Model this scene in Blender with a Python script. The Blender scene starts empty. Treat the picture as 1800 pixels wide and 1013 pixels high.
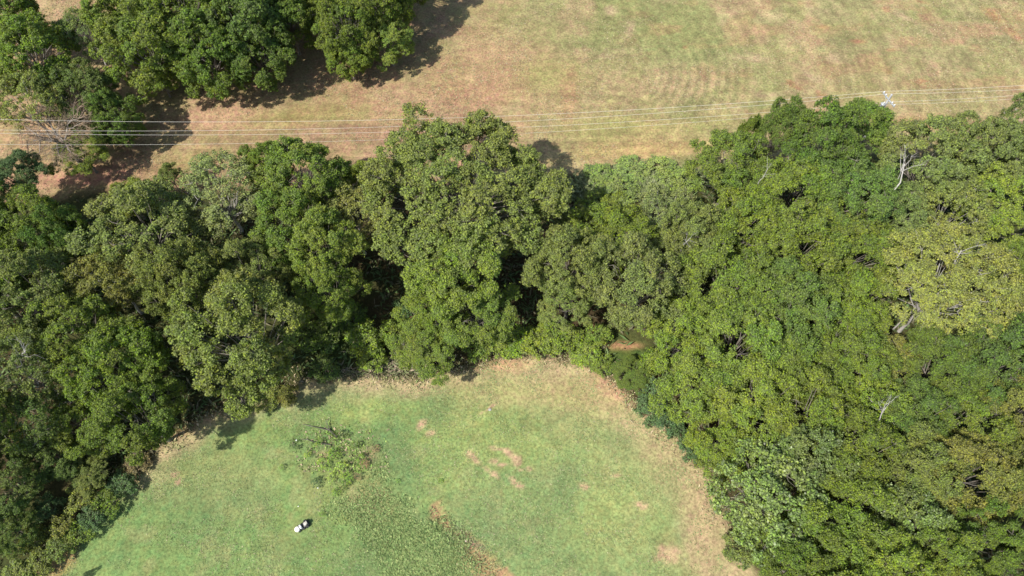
import bpy, math, random
import numpy as np
from mathutils import Vector

scene = bpy.context.scene
R_ = math.radians
# ---------------------------------------------------------------- camera
CAM_H = 80.0
FPX = 1239.0                       # focal length in pixels of an 1800 px wide frame
cam_data = bpy.data.cameras.new("camera")
cam_data.sensor_width = 36.0
cam_data.lens = 36.0 * FPX / 1800.0
cam_data.clip_start = 0.5
cam_data.clip_end = 12000.0
cam = bpy.data.objects.new("camera", cam_data)
cam.location = (0, 0, CAM_H)
cam.rotation_euler = (R_(30), 0, 0)
scene.collection.objects.link(cam)
scene.camera = cam
# ---------------------------------------------------------------- light
SUN_EL, SHADOW_AZ = 50.0, 38.0      # shadows run toward +X turned 38 deg to +Y
world = bpy.data.worlds.new("World")
scene.world = world
world.use_nodes = True
wn = world.node_tree
for n in list(wn.nodes): wn.nodes.remove(n)
wo = wn.nodes.new("ShaderNodeOutputWorld")
wb = wn.nodes.new("ShaderNodeBackground")
sk = wn.nodes.new("ShaderNodeTexSky")
sk.sky_type = 'NISHITA'
sk.sun_disc = False
sk.sun_elevation = R_(SUN_EL)
# direction to the sun
sd = Vector((-math.cos(R_(SHADOW_AZ)) * math.cos(R_(SUN_EL)), -math.sin(R_(SHADOW_AZ)) * math.cos(R_(SUN_EL)), math.sin(R_(SUN_EL))))
sk.sun_rotation = math.atan2(sd.x, sd.y) % (2 * math.pi)
sk.air_density = 1.2
sk.dust_density = 1.5
wb.inputs['Strength'].default_value = 0.115
wn.links.new(sk.outputs[0], wb.inputs[0])
wn.links.new(wb.outputs[0], wo.inputs[0])
sun_d = bpy.data.lights.new("sun", 'SUN')
sun_d.energy = 4.6
sun_d.angle = R_(0.6)
sun_d.color = (1.0, 0.955, 0.88)
sun = bpy.data.objects.new("sun", sun_d)
sun.rotation_euler = sd.to_track_quat('Z', 'Y').to_euler()
scene.collection.objects.link(sun)
scene.view_settings.view_transform = 'Standard'
scene.view_settings.look = 'None'
scene.view_settings.exposure = 0.63
scene.view_settings.gamma = 1.0
scene.view_settings.use_curve_mapping = False
scene.cycles.filter_width = 1.55
scene.cycles.max_bounces = 6
scene.cycles.diffuse_bounces = 3
scene.cycles.transmission_bounces = 3

# ---------------------------------------------------------------- helpers
C = scene.collection
_cs, _sn = math.cos(R_(30)), math.sin(R_(30))
def ray(px, py):
    x = px - 900.0; u = 506.5 - py
    return x, FPX * _sn + u * _cs, -FPX * _cs + u * _sn
def at(px, py, z=0.0):
    dx, dy, dz = ray(px, py)
    t = (CAM_H - z) / -dz
    return np.array((dx * t, dy * t, z))
def mpp(px, py, z=0.0):            # metres per photo pixel
    return (CAM_H - z) / -ray(px, py)[2]

def link(o, parent=None):
    C.objects.link(o)
    if parent is not None: o.parent = parent
    return o
def tag(o, label=None, cat=None, group=None, kind=None):
    if label: o['label'] = label
    if cat: o['category'] = cat
    if group: o['group'] = group
    if kind: o['kind'] = kind
    return o
def empty(name, loc, rz=0.0, scale=(1, 1, 1)):
    o = bpy.data.objects.new(name, None)
    o.location = loc; o.rotation_euler = (0, 0, rz); o.scale = scale
    o.empty_display_size = 0.5
    return link(o)

def mesh_np(name, verts, faces, mats=(), attrs=None, smooth=False, mat_idx=None):
    """verts (n,3); faces (m,k) equal sized, or list of such arrays"""
    if not isinstance(faces, (list, tuple)): faces = [faces]
    faces = [f for f in faces if len(f)]
    me = bpy.data.meshes.new(name)
    verts = np.asarray(verts, dtype=np.float32)
    me.vertices.add(len(verts)); me.vertices.foreach_set('co', verts.ravel())
    nl = sum(f.size for f in faces); nf = sum(len(f) for f in faces)
    me.loops.add(nl); me.loops.foreach_set('vertex_index', np.concatenate([f.ravel() for f in faces]).astype(np.int32))
    tot = np.concatenate([np.full(len(f), f.shape[1]) for f in faces]).astype(np.int32)
    start = np.concatenate([[0], np.cumsum(tot)[:-1]]).astype(np.int32)
    me.polygons.add(nf)
    me.polygons.foreach_set('loop_start', start)
    me.polygons.foreach_set('loop_total', tot)
    if smooth: me.polygons.foreach_set('use_smooth', np.ones(nf, dtype=bool))
    for m in mats: me.materials.append(m)
    if mat_idx is not None: me.polygons.foreach_set('material_index', mat_idx.astype(np.int32))
    if attrs:
        for k, (dom, typ, arr) in attrs.items():
            a = me.attributes.new(k, typ, dom)
            key = 'color' if typ == 'FLOAT_COLOR' else 'value'
            a.data.foreach_set(key, np.asarray(arr, dtype=np.float32).ravel())
    me.update(calc_edges=True)
    return me

def tube(path, radii, sides=6, cap=True):
    path = np.asarray(path, float); n = len(path)
    if n < 2: return np.zeros((0, 3)), np.zeros((0, 4), int)
    d = np.gradient(path, axis=0); d /= np.linalg.norm(d, axis=1)[:, None] + 1e-9
    ref = np.where(np.abs(d[:, 2:3]) > 0.9, np.array([[1., 0, 0]]), np.array([[0, 0, 1.]]))
    u = np.cross(d, ref); u /= np.linalg.norm(u, axis=1)[:, None] + 1e-9
    v = np.cross(d, u)
    a = np.linspace(0, 2 * np.pi, sides, endpoint=False)
    ring = u[:, None, :] * np.cos(a)[None, :, None] + v[:, None, :] * np.sin(a)[None, :, None]
    vs = (path[:, None, :] + ring * np.asarray(radii)[:, None, None]).reshape(-1, 3)
    i = np.arange(n - 1)[:, None] * sides; j = np.arange(sides)[None, :]; jn = (j + 1) % sides
    q = np.stack([i + j, i + jn, i + sides + jn, i + sides + j], -1).reshape(-1, 4)
    return vs, q
class MB:
    """collects tubes / boxes (quads) into one mesh"""
    def __init__(s): s.v = []; s.f = []; s.n = 0
    def add(s, v, f):
        s.v.append(np.asarray(v, float)); s.f.append(np.asarray(f, int) + s.n); s.n += len(v)
    def tube(s, path, radii, sides=6): s.add(*tube(path, radii, sides))
    def box(s, c, size, rz=0.0, taper=1.0, bev=0.0):
        sx, sy, sz = [q / 2 for q in size]
        b = min(bev, sx * .6, sy * .6, sz * .6) if bev else 0
        def oct(x, y, z):
            k = b
            return [(x - k, -y, z), (x, -y + k, z), (x, y - k, z), (x - k, y, z), (-x + k, y, z), (-x, y - k, z), (-x, -y + k, z), (-x + k, -y, z)]
        if b:
            L = [oct(sx - b, sy - b, -sz), oct(sx, sy, -sz + b), oct(sx * taper, sy * taper, sz - b), oct(sx * taper - b, sy * taper - b, sz)]
            v = np.array(L, float).reshape(-1, 3); k = 8
        else:
            L = [[(sx, -sy, -sz), (sx, sy, -sz), (-sx, sy, -sz), (-sx, -sy, -sz)], [(sx * taper, -sy * taper, sz), (sx * taper, sy * taper, sz), (-sx * taper, sy * taper, sz), (-sx * taper, -sy * taper, sz)]]
            v = np.array(L, float).reshape(-1, 3); k = 4
        f = []
        for i in range(len(L) - 1):
            for j in range(k):
                f.append((i * k + j, i * k + (j + 1) % k, (i + 1) * k + (j + 1) % k, (i + 1) * k + j))
        t = (len(L) - 1) * k
        if k == 4: f += [(3, 2, 1, 0), (t, t + 1, t + 2, t + 3)]
        else:
            f += [(0, 7, 6, 1), (1, 6, 5, 2), (2, 5, 4, 3), (t, t + 1, t + 6, t + 7), (t + 1, t + 2, t + 5, t + 6), (t + 2, t + 3, t + 4, t + 5)]
        c_, s_ = math.cos(rz), math.sin(rz)
        v = np.stack([v[:, 0] * c_ - v[:, 1] * s_, v[:, 0] * s_ + v[:, 1] * c_, v[:, 2]], 1) + np.array(c)
        s.add(v, f)
    def lathe(s, c, prof, sides=12, axis='z'):
        prof = np.array(prof, float); a = np.linspace(0, 2 * np.pi, sides, endpoint=False)
        v = np.stack([prof[:, 0:1] * np.cos(a), prof[:, 0:1] * np.sin(a), np.repeat(prof[:, 1:2], sides, 1)], -1).reshape(-1, 3)
        if axis == 'y': v = v[:, [0, 2, 1]]
        if axis == 'x': v = v[:, [2, 0, 1]]
        n = len(prof); i = np.arange(n - 1)[:, None] * sides; j = np.arange(sides)[None, :]; jn = (j + 1) % sides
        s.add(v + np.array(c), np.stack([i + j, i + jn, i + sides + jn, i + sides + j], -1).reshape(-1, 4))
    def mesh(s, name, mat, smooth=False):
        return mesh_np(name, np.concatenate(s.v), np.concatenate(s.f), [mat], smooth=smooth)
    def obj(s, name, mat, parent=None, smooth=False):
        return link(bpy.data.objects.new(name, s.mesh(name, mat, smooth)), parent)

# value noise ---------------------------------------------------
def vnoise(x, y, seed=0):
    xi = np.floor(x).astype(np.int64); yi = np.floor(y).astype(np.int64)
    xf = x - xi; yf = y - yi
    u = xf * xf * xf * (xf * (xf * 6 - 15) + 10); v = yf * yf * yf * (yf * (yf * 6 - 15) + 10)
    def h(a, b):
        n = (a * 374761393 + b * 668265263 + seed * 1442695041) & 0xffffffff
        n = ((n ^ (n >> 13)) * 1274126177) & 0xffffffff
        n = n ^ (n >> 16)
        return (n & 0xffff) / 65535.0
    return (h(xi, yi) * (1 - u) + h(xi + 1, yi) * u) * (1 - v) + (h(xi, yi + 1) * (1 - u) + h(xi + 1, yi + 1) * u) * v
def fbm(x, y, scale, octv=4, seed=0, gain=.5):
    r = 0; a = 1; t = 0
    for o in range(octv):
        r = r + a * vnoise(x / scale * 2 ** o + 17.3 * o, y / scale * 2 ** o - 9.1 * o, seed + o * 7); t += a; a *= gain
    return r / t
def sstep(a, b, x):
    t = np.clip((x - a) / (b - a), 0, 1); return t * t * (3 - 2 * t)
def srgb(r, g, b, k=0.52):
    c = np.array((r, g, b)) / 255.0
    return np.where(c <= .04045, c / 12.92, ((c + .055) / 1.055) ** 2.4) * k

# ---------------------------------------------------------------- materials
def newmat(name):
    m = bpy.data.materials.new(name); m.use_nodes = True
    return m, m.node_tree, m.node_tree.nodes['Principled BSDF']
def plain(name, col, rough=.6, metal=0.0, spec=.5, noise=0.0, nscale=8.0):
    m, t, b = newmat(name)
    b.inputs['Base Color'].default_value = (*col, 1)
    b.inputs['Roughness'].default_value = rough
    b.inputs['Metallic'].default_value = metal
    b.inputs['Specular IOR Level'].default_value = spec
    if noise:
        tc = t.nodes.new('ShaderNodeTexCoord'); n = t.nodes.new('ShaderNodeTexNoise')
        n.inputs['Scale'].default_value = nscale; n.inputs['Detail'].default_value = 5
        mr = t.nodes.new('ShaderNodeMapRange')
        mr.inputs['From Min'].default_value = .3; mr.inputs['From Max'].default_value = .7
        mr.inputs['To Min'].default_value = 1 - noise; mr.inputs['To Max'].default_value = 1 + noise
        mx = t.nodes.new('ShaderNodeVectorMath'); mx.operation = 'SCALE'; mx.inputs[0].default_value = col
        t.links.new(tc.outputs['Object'], n.inputs['Vector']); t.links.new(n.outputs[0], mr.inputs['Value'])
        t.links.new(mr.outputs[0], mx.inputs['Scale']); t.links.new(mx.outputs[0], b.inputs['Base Color'])
    return m

def leaf_material(name, gloss=.35, rough=.42, trans=.28):
    m, t, b = newmat(name)
    N = t.nodes; L = t.links
    oi = N.new('ShaderNodeObjectInfo')
    at_ = N.new('ShaderNodeAttribute'); at_.attribute_name = 'tint'
    at2 = N.new('ShaderNodeAttribute'); at2.attribute_name = 'clump'
    mr = N.new('ShaderNodeMapRange'); mr.inputs['To Min'].default_value = .55; mr.inputs['To Max'].default_value = 1.6
    L.new(at_.outputs['Fac'], mr.inputs['Value'])
    mr2 = N.new('ShaderNodeMapRange'); mr2.inputs['To Min'].default_value = .474; mr2.inputs['To Max'].default_value = .516
    L.new(at2.outputs['Fac'], mr2.inputs['Value'])
    mr3 = N.new('ShaderNodeMapRange'); mr3.inputs['To Min'].default_value = .72; mr3.inputs['To Max'].default_value = 1.12
    L.new(at_.outputs['Fac'], mr3.inputs['Value'])
    hs = N.new('ShaderNodeHueSaturation')
    L.new(oi.outputs['Color'], hs.inputs['Color']); L.new(mr.outputs[0], hs.inputs['Value'])
    L.new(mr2.outputs[0], hs.inputs['Hue'])
    L.new(mr3.outputs[0], hs.inputs['Saturation'])
    L.new(hs.outputs[0], b.inputs['Base Color'])
    b.inputs['Roughness'].default_value = rough; b.inputs['Specular IOR Level'].default_value = gloss
    tr = N.new('ShaderNodeBsdfTranslucent'); g = N.new('ShaderNodeHueSaturation')
    g.inputs['Saturation'].default_value = 1.15; g.inputs['Value'].default_value = 1.1; g.inputs['Hue'].default_value = .49
    L.new(hs.outputs[0], g.inputs['Color']); L.new(g.outputs[0], tr.inputs['Color'])
    mx = N.new('ShaderNodeMixShader'); mx.inputs[0].default_value = trans
    L.new(b.outputs[0], mx.inputs[1]); L.new(tr.outputs[0], mx.inputs[2])
    L.new(mx.outputs[0], N['Material Output'].inputs['Surface'])
    return m
M_LEAF = leaf_material('leaf', gloss=.14, rough=.5, trans=.36)
M_SHINY = leaf_material('glossy_leaf', gloss=.3, rough=.4, trans=.25)
M_BARK = plain('grey_bark', (.17, .15, .125), .85, noise=.35, nscale=3)
M_PALEBARK = plain('pale_dead_wood', (.34, .32, .29), .8, noise=.25, nscale=3)
M_GREYWOOD = plain('grey_brown_wood', (.25, .22, .185), .85, noise=.3, nscale=3)
M_TAN_TWIG = plain('tan_twigs', (.30, .22, .15), .85, noise=.25, nscale=3)

# ---------------------------------------------------------------- foliage generators
def rdirs(rng, n):
    v = rng.normal(size=(n, 3)); return v / np.linalg.norm(v, axis=1)[:, None]
def leaves(rng, centres, outward, clump, size, aspect=.55, jitter=.75):
    """one diamond shaped, slightly folded leaf spray (4 verts) per centre"""
    n = len(centres)
    nrm = outward * .55 + np.array([0, 0, .55]) + rdirs(rng, n) * jitter
    nrm /= np.linalg.norm(nrm, axis=1)[:, None]
    t = np.cross(nrm, rdirs(rng, n)); t /= np.linalg.norm(t, axis=1)[:, None]
    b = np.cross(nrm, t)
    s = size * rng.uniform(.65, 1.35, n)[:, None]
    w = s * aspect
    v = np.stack([centres - t * s * .5, centres + b * w * .5 - nrm * w * .12, centres + t * s * .5 - nrm * s * .1, centres - b * w * .5 - nrm * w * .12], 1).reshape(-1, 3)
    f = np.arange(n * 4).reshape(n, 4)
    return v, f, rng.random(n), clump

def crown_points(rng, R, rz, zc, n_lobe, lobe_r, n_sub, sub_r, n_leaf, flat=0.25, open_=0.0, rvar=(.62, .86)):
    """hierarchy: lobes on a dome -> sprays on each lobe -> leaves on each spray"""
    # lobes: stratified over dome by golden angle
    k = np.arange(n_lobe) + .5
    cosz = 1 - k / n_lobe * (1 + flat)              # from top (1) to a bit below the equator
    phi = k * 2.39996 + rng.uniform(0, 6.28)
    sn = np.sqrt(np.clip(1 - cosz ** 2, 0, 1))
    d = np.stack([sn * np.cos(phi), sn * np.sin(phi), cosz], 1) + rdirs(rng, n_lobe) * .16
    rad = rng.uniform(rvar[0], rvar[1], n_lobe)[:, None]
    lc = d * rad * np.array([R, R, rz]) + np.array([0, 0, zc])
    lr = lobe_r * R * rng.uniform(.7, 1.25, n_lobe)
    P = []; O = []; K = []; subs = []
    for i in range(n_lobe):
        ns = max(4, int(n_sub * (lr[i] / (lobe_r * R)) ** 2))
        dd = rdirs(rng, ns * 2)
        outw = d[i] / np.linalg.norm(d[i])
        score = dd @ outw * .5 + dd[:, 2] * .6 + rng.uniform(0, .9, ns * 2)
        dd = dd[np.argsort(-score)[:ns]]
        sc = lc[i] + dd * lr[i] * np.array([1, 1, .8]) * rng.uniform(.7, 1.12, ns)[:, None]
        keep = rng.random(ns) > open_
        sc = sc[keep]; dd = dd[keep]
        subs.append(sc)
        hue = rng.uniform(.2, .8)
        for c_, d_ in zip(sc, dd):
            m = int(n_leaf * rng.uniform(.5, 1.4))
            if m < 3: continue
            q = rdirs(rng, m); q[:, 2] *= .65
            p = c_ + q * sub_r * (rng.random(m)[:, None] ** .45) * rng.uniform(.7, 1.3)
            P.append(p); O.append(q * .5 + d_ * .6); K.append(np.full(m, np.clip(hue + rng.uniform(-.2, .2), 0, 1)))
    return np.concatenate(P), np.concatenate(O), np.concatenate(K), lc, subs

def build_wood(rng, lc, subs, zc, H, base_r, twigs=18, limb_out=0.0, pale=False, name='trunk'):
    mb = MB()
    top = np.array([rng.uniform(-.3, .3), rng.uniform(-.3, .3), zc * .62])
    n = 7; s = np.linspace(0, 1, n)[:, None]
    wob = rng.normal(size=(n, 3)) * .12 * base_r / .25; wob[0] = 0; wob[:, 2] = 0
    path = s * top + wob
    rad = base_r * (1.25 - .55 * s[:, 0]); rad[0] *= 1.3
    mb.tube(path, rad, 8)
    k = 0
    for i, c_ in enumerate(lc):
        st = path[rng.integers(n - 3, n)]
        mid = st * .5 + c_ * .5 + np.array([0, 0, -.06 * np.linalg.norm(c_ - st)]) + rng.normal(size=3) * .25
        pts = np.stack([st, st * .6 + mid * .4 + rng.normal(size=3) * .1, mid, mid * .45 + c_ * .55, c_])
        mb.tube(pts, base_r * np.array([.36, .29, .23, .16, .09]), 5)
        ss = subs[i]
        if len(ss):
            for j in rng.choice(len(ss), min(len(ss), 4), replace=False):
                e = ss[j]; out = (e - c_)
                e2 = c_ + out * (1.0 + limb_out * rng.random())
                m2 = c_ * .5 + e2 * .5 + rng.normal(size=3) * .12
                mb.tube(np.stack([c_, m2, e2]), base_r * np.array([.15, .1, .035]), 4)
    return mb.mesh(name, M_PALEBARK if pale else M_BARK, smooth=True)

def make_variant(seed, R=6.5, H=14., rz=4.6, leaf=.3, shiny=False, n_lobe=22, lobe_r=.27, n_sub=34, sub_r=.5, n_leaf=56, open_=0.0, limb_out=.25, flat=.25, aspect=.55, base_r=.26, pale=False, jitter=.75, rvar=(.62, .86), holes=0, hole_r=(.45, 1.1)):
    rng = np.random.default_rng(seed)
    zc = H - rz
    P, O, K, lc, subs = crown_points(rng, R, rz, zc, n_lobe, lobe_r, n_sub, sub_r, n_leaf, open_=open_, flat=flat, rvar=rvar)
    if holes:                                   # openings where one looks down into the shaded inside
        d = rdirs(rng, holes); d[:, 2] = np.abs(d[:, 2]) * .8 + .15; d /= np.linalg.norm(d, axis=1)[:, None]
        keep = np.ones(len(P), bool)
        for q in d:
            c_ = q * np.array([R, R, rz]) * rng.uniform(.45, .95) + np.array([0, 0, zc]); hr = rng.uniform(*hole_r)
            w = (P - c_) / np.array([hr * rng.uniform(.7, 1.4), hr * rng.uniform(.7, 1.4), hr * 2.4])
            keep &= (w ** 2).sum(1) > rng.uniform(.5, 1.2, len(P))
        P, O, K = P[keep], O[keep], K[keep]
    v, f, tint, clump = leaves(rng, P, O, K, leaf, aspect, jitter)
    me = mesh_np('crown', v, f, [M_SHINY if shiny else M_LEAF], {'tint': ('FACE', 'FLOAT', tint), 'clump': ('FACE', 'FLOAT', clump)})
    wood = build_wood(rng, lc, subs, zc, H, base_r, limb_out=limb_out, pale=pale)
    return dict(crown=me, trunk=wood, R=R, H=H, rz=rz)

VAR = {}
for i in range(4):   # lobed oaks: distinct clumps with dark gaps between them
    VAR['oak%d' % i] = make_variant(10 + i, n_lobe=30, lobe_r=.235, n_sub=32, sub_r=.48, n_leaf=62, leaf=.24, limb_out=.3, rz=5.2, flat=.45, holes=8, rvar=(.56, .92))
for i in range(4):   # dense canopy: flatter, finer
    VAR['dense%d' % i] = make_variant(30 + i, n_lobe=36, lobe_r=.205, n_sub=30, sub_r=.5, n_leaf=56, leaf=.24, rz=5.0, flat=.15, limb_out=.35, rvar=(.5, .94), holes=16)
for i in range(3):   # oaks clothed nearly to the ground
    VAR['drape%d' % i] = make_variant(24 + i, n_lobe=46, lobe_r=.22, n_sub=28, sub_r=.48, n_leaf=48, leaf=.28, rz=6.2, flat=.8, holes=12, rvar=(.6, .95))
for i in range(2):   # shiny broad leaved
    VAR['shiny%d' % i] = make_variant(50 + i, shiny=True, n_lobe=28, lobe_r=.25, n_sub=30, sub_r=.5, n_leaf=40, leaf=.32, aspect=.6, limb_out=.2, jitter=.9, holes=6)
for i in range(2):   # thin crown with branches showing
    VAR['thin%d' % i] = make_variant(60 + i, n_lobe=26, lobe_r=.24, n_sub=26, sub_r=.5, n_leaf=34, leaf=.27, limb_out=.6, open_=.15, pale=True, base_r=.2)
VAR['bigoak'] = make_variant(71, R=12.5, H=20, rz=6.5, n_lobe=74, lobe_r=.16, n_sub=38, sub_r=.52, n_leaf=54, leaf=.285, base_r=.3, limb_out=.2, jitter=.85, holes=14, hole_r=(.5, 1.0), rvar=(.6, .92))
VAR['spread'] = make_variant(72, R=10, H=15, rz=4.2, n_lobe=48, lobe_r=.17, n_sub=28, sub_r=.55, n_leaf=56, leaf=.24, base_r=.2, limb_out=.7, open_=.12, flat=.0, holes=26, hole_r=(.4, .85), jitter=.6, pale=True)
for i in range(4):
    VAR['shrub%d' % i] = make_variant(80 + i, R=2.0, H=2.6, rz=1.4, n_lobe=11, lobe_r=.38, n_sub=15, sub_r=.36, n_leaf=24, leaf=.24, base_r=.06, flat=.45, limb_out=.3)
for i in range(2):   # small leggy weeds / saplings
    VAR['weed%d' % i] = make_variant(90 + i, R=1.0, H=1.3, rz=.6, n_lobe=9, lobe_r=.4, n_sub=7, sub_r=.22, n_leaf=12, leaf=.17, base_r=.03, flat=.3, limb_out=.5, open_=.1)

def bare_variant(seed, R=5.5, H=11.):
    """leafless crown: trunk, forked limbs and fine twigs"""
    rng = np.random.default_rng(seed); limbs = MB(); tw = MB(); tr = MB()
    top = np.array([0, 0, H * .45]); tr.tube(np.array([[0, 0, 0], [.1, .05, H * .2], top]), [.34, .26, .22], 8)
    def grow(p, d, L, r, lev):
        n = 5; pts = [p]; q = p.copy(); dd = d.copy()
        for k in range(n):
            dd = dd + rng.normal(size=3) * .16 + np.array([0, 0, .03]); dd /= np.linalg.norm(dd); q = q + dd * L / n; pts.append(q)
        pts = np.array(pts)
        (limbs if lev < 2 else tw).tube(pts, np.linspace(r, r * .45, n + 1), 5 if lev < 2 else 3)
        if lev < 4:
            for k in range([5, 5, 5, 4][lev]):
                i = rng.integers(2, n + 1); nd = dd + rng.normal(size=3) * .62; nd /= np.linalg.norm(nd)
                grow(pts[i], nd, L * rng.uniform(.5, .75), r * .5, lev + 1)
    for k in range(6):
        a = k * 1.05 + rng.uniform(0, .5); grow(top, np.array([math.cos(a), math.sin(a), .75]) / 1.25, R * .62, .15, 0)
    return dict(trunk=tr.mesh('trunk', M_GREYWOOD, True), limbs=limbs.mesh('limbs', M_GREYWOOD, True), twigs=tw.mesh('twigs', M_TAN_TWIG), R=R, H=H, rz=3)
BARE = bare_variant(5)

COL = dict(
    olive=(.182, .220, .066), green=(.146, .204, .040), bright=(.172, .238, .048), dark=(.108, .154, .042),
    blue=(.105, .170, .075), yellow=(.235, .258, .076), pale=(.195, .240, .088), grey=(.168, .212, .068),
    lime=(.200, .262, .050), rust=(.195, .205, .054), deep=(.118, .178, .044), tan=(.23, .19, .10), straw=(.215, .285, .09), light=(.205, .238, .074), silver=(.150, .210, .066))
rnd = random.Random(4)
def plant(px, py, r, h, var, col, label, name='broadleaf_tree', cat='tree', group='broadleaf trees of the woodland', ry=None, jit=.10):
    """a plant whose crown centre shows at (px,py) of the photograph with radius r px; world position comes from the ray to that height"""
    V = VAR[var]
    rzw = h * V['rz'] / V['H']; zc = h - rzw
    p = at(px, py, zc); s = r * mpp(px, py, zc) / V['R']
    h *= rnd.uniform(.92, 1.1)
    root = empty(name, (p[0], p[1], 0), rnd.uniform(0, 6.28), (s, s, h / V['H']))
    if ry:
        root.rotation_euler.z = rnd.uniform(-.3, .3) + (math.pi if rnd.random() < .5 else 0); root.scale.y = s * ry / r
    tag(root, label, cat, group)
    c = link(bpy.data.objects.new('crown', V['crown']), root)
    k = COL[col]; j = rnd.uniform(1 - jit, 1 + jit)
    c.color = (k[0] * j * rnd.uniform(.95, 1.05) * 1.03, k[1] * j * 1.05, k[2] * j * rnd.uniform(.78, .95), 1)
    link(bpy.data.objects.new('trunk' if name.endswith('tree') else 'stem', V['trunk']), root)
    return root

# ---------------------------------------------------------------- ground
def poly_px(pts): return np.array([at(x, y)[:2] for x, y in pts])
def sdist(X, Y, P):
    """signed distance to polygon, negative inside"""
    d = np.full(X.shape, 1e9); inside = np.zeros(X.shape, bool); n = len(P)
    for i in range(n):
        ax, ay = P[i]; bx, by = P[(i + 1) % n]; ex, ey = bx - ax, by - ay
        t = np.clip(((X - ax) * ex + (Y - ay) * ey) / (ex * ex + ey * ey + 1e-9), 0, 1)
        d = np.minimum(d, np.hypot(X - ax - t * ex, Y - ay - t * ey))
        c_ = ((ay > Y) != (by > Y)) & (X < (bx - ax) * (Y - ay) / (by - ay + 1e-12) + ax)
        inside ^= c_
    return np.where(inside, -d, d)
def ldist(X, Y, pts):
    P = poly_px(pts); d = np.full(X.shape, 1e9)
    for i in range(len(P) - 1):
        ax, ay = P[i]; ex, ey = P[i + 1] - P[i]
        t = np.clip(((X - ax) * ex + (Y - ay) * ey) / (ex * ex + ey * ey + 1e-9), 0, 1)
        d = np.minimum(d, np.hypot(X - ax - t * ex, Y - ay - t * ey))
    return d
def spot(X, Y, px, py, rx, ry=None, ang=0, soft=.6, n=None):
    """soft elliptical patch; radii in photo pixels at that place"""
    p = at(px, py); m = mpp(px, py); ry = ry or rx
    a = R_(ang); dx = X - p[0]; dy = Y - p[1]
    u = (dx * math.cos(a) + dy * math.sin(a)) / (rx * m); v = (-dx * math.sin(a) + dy * math.cos(a)) / (ry * m)
    q = np.hypot(u, v)
    if n is not None: q = q + (n - .5) * 1.1
    return 1 - sstep(1 - soft, 1 + soft * .5, q)

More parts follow.
